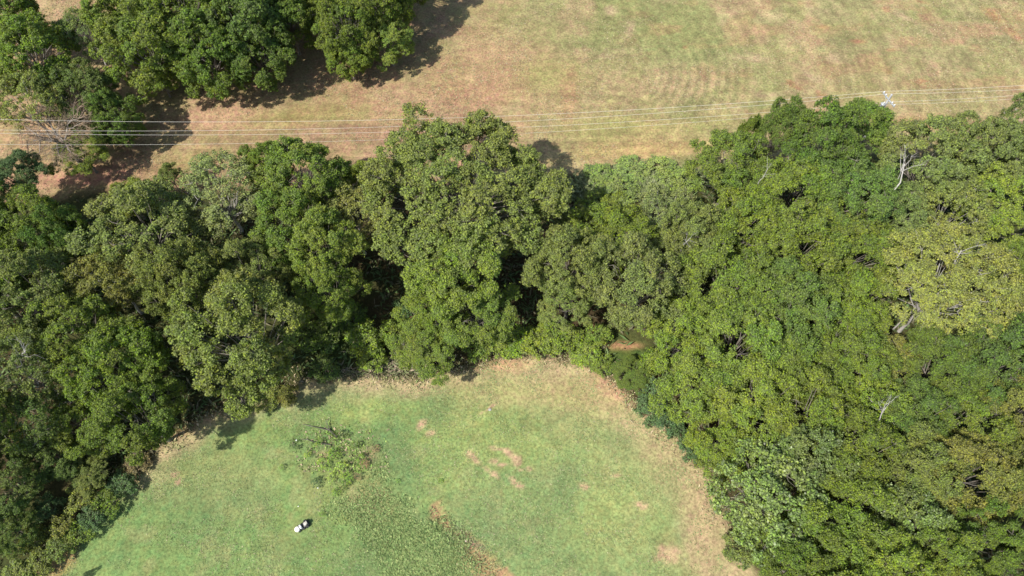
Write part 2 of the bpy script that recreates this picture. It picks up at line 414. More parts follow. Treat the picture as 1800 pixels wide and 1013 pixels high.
LAWN = poly_px([(-60, 1120), (60, 1005), (140, 935), (215, 850), (290, 790), (380, 735), (470, 695), (540, 672), (640, 665), (730, 668), (800, 655), (850, 632), (960, 622), (1040, 640), (1090, 690), (1130, 715), (1185, 770), (1235, 835), (1262, 905), (1270, 960), (1325, 1013), (1400, 1120)])
FIELD = poly_px([(-400, 390), (60, 350), (300, 330), (640, 320), (1000, 320), (1250, 305), (1500, 270), (1800, 255), (2300, 250), (3400, -600), (-1500, -600)])
def ground_colour(X, Y):
    n1 = fbm(X, Y, 14, 4, 1); n2 = fbm(X, Y, 4, 4, 2); n3 = fbm(X, Y, 1.6, 3, 3); n4 = fbm(X + 50, Y, 26, 3, 4); nf = fbm(X, Y, .9, 2, 9)
    sh = X.shape + (3,)
    col = np.empty(sh)
    litter = srgb(90, 78, 52); litter2 = srgb(82, 86, 46)
    col[:] = litter + (litter2 - litter) * sstep(.35, .65, n1)[..., None]
    def mix(c, w):
        nonlocal col
        col = col * (1 - w[..., None]) + np.asarray(c) * w[..., None]
    dl = sdist(X, Y, LAWN) + (n2 - .5) * 3.2
    df = sdist(X, Y, FIELD) + (n2 - .5) * 4
    # ---- far field: dry tan with green and pinkish patches
    fld = np.empty(sh); fld[:] = srgb(192, 170, 122)
    def fm(c, w):
        nonlocal fld
        fld = fld * (1 - w[..., None]) + np.asarray(c) * w[..., None]
    gx = sstep(0, 25, X + 2 + (n1 - .5) * 14)                       # greener to +X
    up = sstep(78, 95, Y + (n4 - .5) * 20)
    fm(srgb(168, 164, 114), .7 * gx * (.4 + .6 * up))
    fm(srgb(192, 154, 120), .75 * (1 - sstep(-8, 8, X + (n1 - .5) * 20)))
    fm(srgb(176, 168, 108), sstep(.46, .64, n2) * .35)
    fm(srgb(206, 184, 140), sstep(.54, .70, fbm(X, Y, 3, 4, 33)) * .35)
    fm(srgb(148, 148, 100), sstep(.56, .72, fbm(X * 1.5, Y, 2.6, 3, 35)) * .28)
    fm(srgb(150, 156, 96), sstep(.52, .70, n1) * .6 * (.35 + .65 * gx))
    fm(srgb(206, 172, 134), sstep(.56, .72, fbm(X, Y, 6, 3, 31)) * .5)
    fm(srgb(196, 150, 114), sstep(.56, .70, fbm(X * .7, Y * 1.4, 4.5, 4, 12)) * sstep(8, 30, X) * .32)
    fm(srgb(205, 168, 128), spot(X, Y, 880, 90, 95, 70, 20, .9, n1) * .7)
    fm(srgb(202, 160, 122), spot(X, Y, 820, 160, 120, 40, 10, .9, n1) * .5)
    fm(srgb(176, 172, 104), spot(X, Y, 965, 130, 60, 45, 0, .9, n1) * .5)
    fm(srgb(178, 138, 112), spot(X, Y, 690, 225, 170, 22, 0, .9, n1) * .6)
    fm(srgb(202, 160, 118), spot(X, Y, 1000, 165, 16, 65, -6, .8, n2) * .6)
    fm(srgb(172, 170, 98), spot(X, Y, 1150, 225, 190, 32, 3, .9, n1) * .5)
    fm(srgb(200, 172, 112), spot(X, Y, 1180, 262, 220, 26, 3, .9, n1) * .6)
    fm(srgb(206, 160, 120), spot(X, Y, 1640, 215, 120, 22, 0, .9, n1) * .7)
    fm(srgb(200, 152, 114), spot(X, Y, 1790, 240, 60, 30, 0, .9, n1) * .6)
    fm(srgb(204, 152, 126), spot(X, Y, 150, 310, 170, 22, 8, .8, n1) * .8)
    fm(srgb(204, 160, 130), spot(X, Y, 400, 190, 110, 50, 20, .9, n1) * .55)
    fm(srgb(170, 160, 92), spot(X, Y, 520, 205, 110, 30, 8, .9, n1) * .55)
    fm(srgb(176, 162, 98), spot(X, Y, 330, 280, 90, 28, 15, .9, n1) * .5)
    fm(srgb(148, 162, 92), spot(X, Y, 1120, 330, 130, 30, 6, .9, n1) * .6)
    for (px, py, rx, ry, a) in [(1400, 150, 18, 8, -30), (1390, 140, 12, 6, -30), (1445, 165, 16, 8, -60), (1560, 15, 14, 8, 0), (1620, 0, 14, 5, -30), (1510, 70, 16, 6, 0), (1570, 85, 20, 7, 10), (1745, 22, 12, 22, 20), (1785, 60, 10, 22, 20), (1565, 125, 7, 5, 0), (1620, 140, 14, 7, 0), (1455, 180, 9, 7, 0), (1205, 80, 6, 6, 0), (1450, 45, 12, 6, 0)]:
        fm(srgb(200, 142, 106), spot(X, Y, px, py, rx, ry, a, .9, n3) * .55)
    for (px, py, rx, ry, a) in [(1320, 100, 36, 12, -10), (1465, 100, 18, 12, 0), (1425, 130, 26, 9, -50), (1350, 165, 24, 10, 0), (1110, 45, 9, 30, -20), (1075, 15, 12, 14, -40), (1590, 28, 26, 8, -40)]:
        fm(srgb(208, 180, 142), spot(X, Y, px, py, rx, ry, a, .9, n3) * .7)
    # mowing swaths: curved arcs, and straighter runs along the near side
    c0 = at(1020, 105); r0 = np.hypot(X - c0[0], (Y - c0[1])) + (n1 - .5) * 1.2
    m_arc = spot(X, Y, 1225, 135, 130, 95, 0, .9) * sstep(c0[0] - 6, c0[0] + 4, X)
    sw = .5 + .5 * np.sin(r0 * 2 * np.pi / 1.5)
    fld = fld * (1 + ((sw - .5) * .22 * m_arc)[..., None])
    fm(srgb(150, 158, 104), m_arc * .35 * (1 - sw))
    th = np.arctan2(Y - c0[1], X - c0[0])
    rs = np.hypot(X - c0[0], Y - c0[1]) + (n4 - .5) * 3
    sk1 = vnoise(rs / .62, th * 9.0, 47); sk2 = vnoise(rs / 1.3, th * 6.0, 48)
    fld = fld * (1 + (((sk1 - .5) * .26 + (sk2 - .5) * .18) * sstep(c0[0] - 12, c0[0] + 2, X))[..., None])
    m_w = (1 - sstep(68, 84, Y)) * (1 - gx * .5)
    ln = vnoise(X / 9., (Y + .04 * X + (n1 - .5) * 3) / .75, 41)
    fld = fld * (1 + ((ln - .5) * .42 * (.3 + .7 * m_w))[..., None])
    lr = vnoise((X + Y * .2) / 1.1, Y / 8., 45)
    fld = fld * (1 + ((lr - .5) * .15 * gx * up)[..., None])
    fld = fld * (1 + ((n3 - .5) * .26 + (nf - .5) * .45)[..., None])
    wf = 1 - sstep(-1.5, 1.5, df)
    col = col * (1 - wf[..., None]) + fld * wf[..., None]
    # ---- lawn
    lw = np.empty(sh); lw[:] = srgb(148, 169, 96)
    def lm(c, w):
        nonlocal lw
        lw = lw * (1 - w[..., None]) + np.asarray(c) * w[..., None]
    lm(srgb(172, 180, 118), sstep(-20, 12, X + (n1 - .5) * 16) * .85)
    lm(srgb(130, 158, 96), sstep(.50, .66, n1) * .45)
    lm(srgb(128, 157, 98), (1 - sstep(-30, -8, X)) * .45)
    lm(srgb(180, 170, 118), sstep(.50, .70, fbm(X, Y, 7, 4, 21)) * .35)
    lm(srgb(124, 150, 96), sstep(.54, .70, fbm(X, Y, 3.2, 3, 22)) * .3)
    lm(srgb(190, 178, 128), sstep(.60, .74, fbm(X, Y, 2.2, 3, 24)) * .3)
    for (px, py, rx, ry, a, k) in [(700, 820, 42, 110, 15, .7), (640, 980, 60, 80, 0, .55), (860, 930, 60, 80, 30, .55), (980, 850, 70, 50, 0, .35), (340, 900, 90, 60, 0, .3), (760, 720, 40, 30, 0, .5), (570, 800, 60, 60, 0, .3)]:
        lm(srgb(118, 146, 94), spot(X, Y, px, py, rx, ry, a, .95, n2) * k)
    for (px, py, rx, ry, a, k) in [(880, 770, 120, 60, 0, .5), (640, 720, 90, 24, 5, .5), (1080, 900, 80, 90, 0, .4), (450, 760, 60, 30, 20, .3)]:
        lm(srgb(176, 188, 110), spot(X, Y, px, py, rx, ry, a, .95, n2) * k)
    lm(srgb(160, 168, 100), spot(X, Y, 610, 850, 80, 55, -30, .95, n2) * .5)
    lm(srgb(178, 164, 118), spot(X, Y, 645, 885, 48, 34, -20, .95, n3) * .6)
    lm(srgb(190, 160, 124), spot(X, Y, 570, 800, 14, 10, 0, .9, n3) * .7)
    lm(srgb(190, 160, 124), spot(X, Y, 650, 800, 18, 14, 0, .9, n3) * .7)
    # dry margin, wide at the top and the +X side
    wid = .7 + 2.5 * sstep(-14, 8, X) + (n1 - .5) * 4
    mg = sstep(-wid - 2.5, -wid * .35, dl)
    lm(srgb(206, 182, 140), mg * (.55 + .7 * (n3 - .2)).clip(0, .9))
    lm(srgb(196, 178, 124), spot(X, Y, 960, 690, 170, 45, -5, .95, n1) * .75)
    lm(srgb(192, 178, 128), spot(X, Y, 1170, 800, 60, 110, 30, .95, n1) * .4)
    lm(srgb(202, 174, 134), spot(X, Y, 1235, 940, 34, 110, 0, .9, n1) * .5)
    lm(srgb(214, 168, 134), spot(X, Y, 1090, 690, 70, 22, -35, .9, n2) * .75)
    lm(srgb(212, 168, 128), spot(X, Y, 880, 640, 70, 16, 0, .9, n2) * .75)
    for (px, py, rx, ry, a) in [(740, 745, 9, 17, -25), (755, 762, 10, 9, 0), (826, 800, 10, 7, -40), (840, 812, 16, 7, -40), (856, 826, 14, 7, -40), (872, 836, 11, 6, -35), (905, 848, 16, 8, -35), (878, 790, 20, 5, -10), (893, 798, 16, 7, -30), (910, 812, 9, 16, 10), (868, 812, 10, 8, 0), (882, 818, 12, 5, 0), (930, 825, 10, 6, -30), (915, 826, 9, 4, -20), (860, 717, 22, 3, 35), (306, 832, 11, 9, 0), (311, 846, 6, 9, 0), (1126, 888, 15, 9, 0), (1080, 835, 14, 6, 0), (1025, 855, 9, 7, 0), (1175, 975, 20, 22, 0)]:
        lm(srgb(216, 182, 144), spot(X, Y, px, py, rx * .95, ry * .72, a, .6, np.clip(n3 * .3 + fbm(X, Y, .7, 2, 55) * 1.1 - .18, 0, 1)) * .9)
    e = ldist(X, Y, [(765, 900), (785, 925), (812, 945), (835, 968), (862, 992), (890, 1030)]) + (n3 - .5) * 1.8
    lm(srgb(204, 162, 122), (1 - sstep(.2, 1.1, e + (nf - .5) * 1.2)) * .85)
    lm(srgb(200, 168, 118), spot(X, Y, 835, 990, 40, 34, -40, .9, n3) * .6)
    e2 = ldist(X, Y, [(800, 925), (822, 948), (850, 965)]) + (n3 - .5) * .6
    lm(srgb(140, 132, 112), (1 - sstep(.05, .5, e2)) * .6)
    lm(srgb(196, 152, 98), (1 - sstep(.5, 2.0, ldist(X, Y, [(80, 1000), (110, 985), (60, 1030)]))) * .6)
    lw = lw * (1.05 + ((n3 - .5) * .20 + (nf - .5) * .34)[..., None])
    wl = 1 - sstep(-.6, 1.2, dl)
    mix(srgb(100, 122, 58), spot(X, Y, 1100, 622, 100, 45, 0, .8, n2) * .85)
    # bare clay strips at the woodland foot
    for (px, py, rx, ry, a) in [(1102, 607, 36, 10, 0), (1040, 578, 14, 8, 30), (1195, 773, 14, 6, 0), (718, 555, 14, 18, 30), (340, 765, 60, 20, 25), (1190, 735, 20, 10, 0), (1285, 985, 16, 30, 0)]:
        mix(srgb(206, 158, 118), spot(X, Y, px, py, rx, ry, a, .7, n2) * .9)
    mix(srgb(92, 112, 52), spot(X, Y, 590, 600, 60, 50, 0, .8, n2) * .8)
    col = col * (1 - wl[..., None]) + lw * wl[..., None]
    return np.clip(col, .01, .8)

def axis(a, b, step, far):
    core = np.arange(a, b + 1e-6, step); ext = [];  s = step
    p = b
    while p < far: s *= 1.35; p += s; ext.append(p)
    hi = np.array(ext); ext = []; s = step; p = a
    while p > -far: s *= 1.35; p -= s; ext.append(p)
    return np.concatenate([np.array(ext)[::-1], core, hi])
gx = axis(-93, 93, .3, 4200); gy = axis(6, 110, .3, 4200)
GX, GY = np.meshgrid(gx, gy)
def height(X, Y):
    w = np.exp(-((X / 400.) ** 2 + ((Y - 60) / 400.) ** 2))
    h = (fbm(X, Y, 22, 3, 5) - .5) * 1.0 * w + (fbm(X, Y, 2.2, 3, 6) - .5) * .16 * w
    return h - .2
GZ = height(GX, GY)
e = ldist(GX, GY, [(765, 900), (785, 925), (812, 945), (835, 968), (862, 992), (890, 1030)])
GZ -= .28 * np.exp(-(e / .9) ** 2)                                    # washed out rill in the lawn
GC = ground_colour(GX, GY)
nx, ny = len(gx), len(gy)
i = (np.arange(ny - 1)[:, None] * nx + np.arange(nx - 1)[None, :]).ravel()
gf = np.stack([i, i + 1, i + nx + 1, i + nx], 1)
m, t, b = newmat('grass_and_soil')
ca = t.nodes.new('ShaderNodeAttribute'); ca.attribute_name = 'soil'
tc = t.nodes.new('ShaderNodeTexCoord')
nz = t.nodes.new('ShaderNodeTexNoise'); nz.inputs['Scale'].default_value = 3.2; nz.inputs['Detail'].default_value = 6; nz.inputs['Roughness'].default_value = .75
t.links.new(tc.outputs['Object'], nz.inputs['Vector'])
nz2 = t.nodes.new('ShaderNodeTexNoise'); nz2.inputs['Scale'].default_value = 1.5; nz2.inputs['Detail'].default_value = 4
t.links.new(tc.outputs['Object'], nz2.inputs['Vector'])
mr = t.nodes.new('ShaderNodeMapRange'); mr.inputs['From Min'].default_value = .36; mr.inputs['From Max'].default_value = .64; mr.inputs['To Min'].default_value = .64; mr.inputs['To Max'].default_value = 1.36
t.links.new(nz.outputs[0], mr.inputs['Value'])
hs = t.nodes.new('ShaderNodeHueSaturation'); mh = t.nodes.new('ShaderNodeMapRange')
mh.inputs['From Min'].default_value = .3; mh.inputs['From Max'].default_value = .7; mh.inputs['To Min'].default_value = .475; mh.inputs['To Max'].default_value = .525
t.links.new(nz2.outputs[0], mh.inputs['Value']); t.links.new(mh.outputs[0], hs.inputs['Hue'])
t.links.new(ca.outputs['Color'], hs.inputs['Color']); t.links.new(mr.outputs[0], hs.inputs['Value'])
t.links.new(hs.outputs[0], b.inputs['Base Color'])
b.inputs['Roughness'].default_value = .95; b.inputs['Specular IOR Level'].default_value = .15
bp = t.nodes.new('ShaderNodeBump'); bp.inputs['Strength'].default_value = .6; bp.inputs['Distance'].default_value = .12
t.links.new(nz.outputs[0], bp.inputs['Height']); t.links.new(bp.outputs[0], b.inputs['Normal'])
gme = mesh_np('ground', np.stack([GX, GY, GZ], -1).reshape(-1, 3), gf, [m], {'soil': ('POINT', 'FLOAT_COLOR', np.concatenate([GC.reshape(-1, 3), np.ones((nx * ny, 1))], 1))}, smooth=True)
ground = link(bpy.data.objects.new('ground', gme)); tag(ground, 'mown green lawn, dry tan field and brown leaf litter under the trees', kind='structure')
def gz(x, y): return float(height(np.array([[x]]), np.array([[y]]))[0, 0])
# ---------------------------------------------------------------- uncountable low growth
M_GRASS, _t, _b = newmat('grass_blade')
_a = _t.nodes.new('ShaderNodeAttribute'); _a.attribute_name = 'blade'
_t.links.new(_a.outputs['Color'], _b.inputs['Base Color']); _b.inputs['Roughness'].default_value = .7; _b.inputs['Specular IOR Level'].default_value = .2
def tufts(name, label, n, dens, cols, hgt, wid, seed, region, spread=.8):
    """folded blades scattered where dens(x,y) is high; region = x0,x1,y0,y1"""
    rng = np.random.default_rng(seed); x0, x1, y0, y1 = region
    X = rng.uniform(x0, x1, n * 8); Y = rng.uniform(y0, y1, n * 8)
    w = dens(X, Y); k = rng.random(n * 8) < w; X = X[k][:n]; Y = Y[k][:n]; m_ = len(X)
    Z = height(X, Y)
    h = hgt * rng.uniform(.5, 1.4, m_); a = rng.uniform(0, 6.283, m_); s = wid * rng.uniform(.6, 1.4, m_)
    lean = rng.normal(size=(m_, 2)) * spread
    base = np.stack([X, Y, Z - .03], 1); u = np.stack([np.cos(a), np.sin(a), 0 * a], 1) * s[:, None] * .5
    tip = base + np.stack([lean[:, 0] * h, lean[:, 1] * h, h], 1)
    mid = (base + tip) / 2 + np.stack([0 * h, 0 * h, h * .15], 1)
    v = np.stack([base, mid - u, tip, mid + u], 1).reshape(-1, 3)
    f = np.arange(m_ * 4).reshape(-1, 4)
    cc = np.array(cols); ci = rng.integers(0, len(cc), m_); c = cc[ci] * rng.uniform(.7, 1.35, (m_, 1))
    o = link(bpy.data.objects.new(name, mesh_np(name, v, f, [M_GRASS], {'blade': ('FACE', 'FLOAT_COLOR', np.concatenate([c, np.ones((m_, 1))], 1))})))
    tag(o, label, kind='stuff'); return o
def den_lawn(X, Y):
    d = sdist(X, Y, LAWN); n = fbm(X, Y, 3, 4, 86)
    return np.clip(1 - sstep(-1.5, -.2, d), 0, 1) * sstep(.3, .7, n) * .8
tufts('lawn_grass', 'short tufty green and straw grass of the lawn', 60000, den_lawn, [(.16, .22, .08), (.20, .25, .10), (.13, .19, .07), (.25, .24, .13)], .07, .12, 8, (-62, 34, 8, 46), 1.4)
def den_weed(X, Y):
    n = fbm(X, Y, 2, 3, 77)
    return np.clip(spot(X, Y, 602, 818, 70, 68, 0, .95, n) * sstep(.25, .5, fbm(X, Y, 1.3, 2, 90)) * 1.0 + spot(X, Y, 640, 880, 70, 60, -40, .8, n) * .25, 0, 1) * .6
tufts('weed_bed', 'overgrown bed of mixed weeds in the lawn', 7000, den_weed, [(.18, .29, .06), (.24, .33, .08), (.12, .20, .045), (.34, .26, .17), (.24, .22, .12)], 0.16, .19, 1, (-34, -8, 22, 45), 1.0)
def den_creep(X, Y):
    n = fbm(X, Y, 2.5, 3, 78)
    return np.clip((1 - sstep(.2, 5.2, ldist(X, Y, [(655, 890), (700, 940), (750, 1000), (790, 1060)]) + (n - .5) * 6)) * .65, 0, 1)
tufts('ground_cover', 'dense leafy ground cover running down the lawn', 22000, den_creep, [(.18, .24, .08), (.23, .27, .10), (.10, .16, .05), (.17, .24, .08)], 0.12, .14, 2, (-28, -2, 8, 35), 1.4)
def den_rim(X, Y):
    d = sdist(X, Y, LAWN) + (fbm(X, Y, 4, 4, 2) - .5) * 3
    n = fbm(X, Y, 3, 3, 80)
    near = sstep(14, 18, Y) 
    return np.clip(np.exp(-((d - .6) / 1.1) ** 2) * (.25 + 1.3 * n), 0, 1) * near
tufts('rank_grass', 'rank dry and green grass along the lawn rim', 22000, den_rim, [(.34, .28, .17), (.26, .26, .12), (.18, .22, .08), (.38, .30, .19)], .24, .14, 3, (-62, 32, 10, 48))
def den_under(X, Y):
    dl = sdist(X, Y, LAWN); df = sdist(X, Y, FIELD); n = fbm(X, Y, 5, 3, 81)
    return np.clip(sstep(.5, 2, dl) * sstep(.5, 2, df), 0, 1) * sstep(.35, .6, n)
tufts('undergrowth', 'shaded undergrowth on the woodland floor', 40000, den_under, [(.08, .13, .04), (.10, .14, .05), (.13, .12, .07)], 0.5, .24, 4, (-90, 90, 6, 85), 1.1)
def den_bank(X, Y):
    n = fbm(X, Y, 1.8, 3, 82)
    return np.clip(spot(X, Y, 650, 672, 90, 20, 0, .7, n) + spot(X, Y, 690, 655, 60, 20, 0, .7, n), 0, 1) * .9
tufts('twiggy_scrub', 'olive-brown twiggy scrub between the lawn and the shade hollow', 5200, den_bank, [(.22, .21, .11), (.15, .18, .08), (.30, .24, .17)], .5, .16, 5, (-24, -4, 34, 46), 1.0)
def den_field(X, Y):
    d = sdist(X, Y, FIELD); n = fbm(X, Y, 6, 4, 83)
    return np.clip(1 - sstep(-2, 0, d), 0, 1) * sstep(.38, .62, n)
tufts('field_grass', 'tufty dry grass of the mown field', 60000, den_field, [(.25, .23, .12), (.29, .24, .14), (.19, .20, .09), (.27, .22, .14)], .10, .17, 6, (-80, 90, 58, 112), 1.2)
def den_margin(X, Y):
    n = fbm(X, Y, 3, 3, 84)
    return np.clip(spot(X, Y, 1120, 322, 140, 34, 6, .6, n), 0, 1)
tufts('margin_weeds', 'pale green weeds on the margin between field and canopy', 6000, den_margin, [(.20, .24, .10), (.25, .27, .14), (.16, .20, .08)], .55, .26, 7, (2, 40, 52, 66), .9)

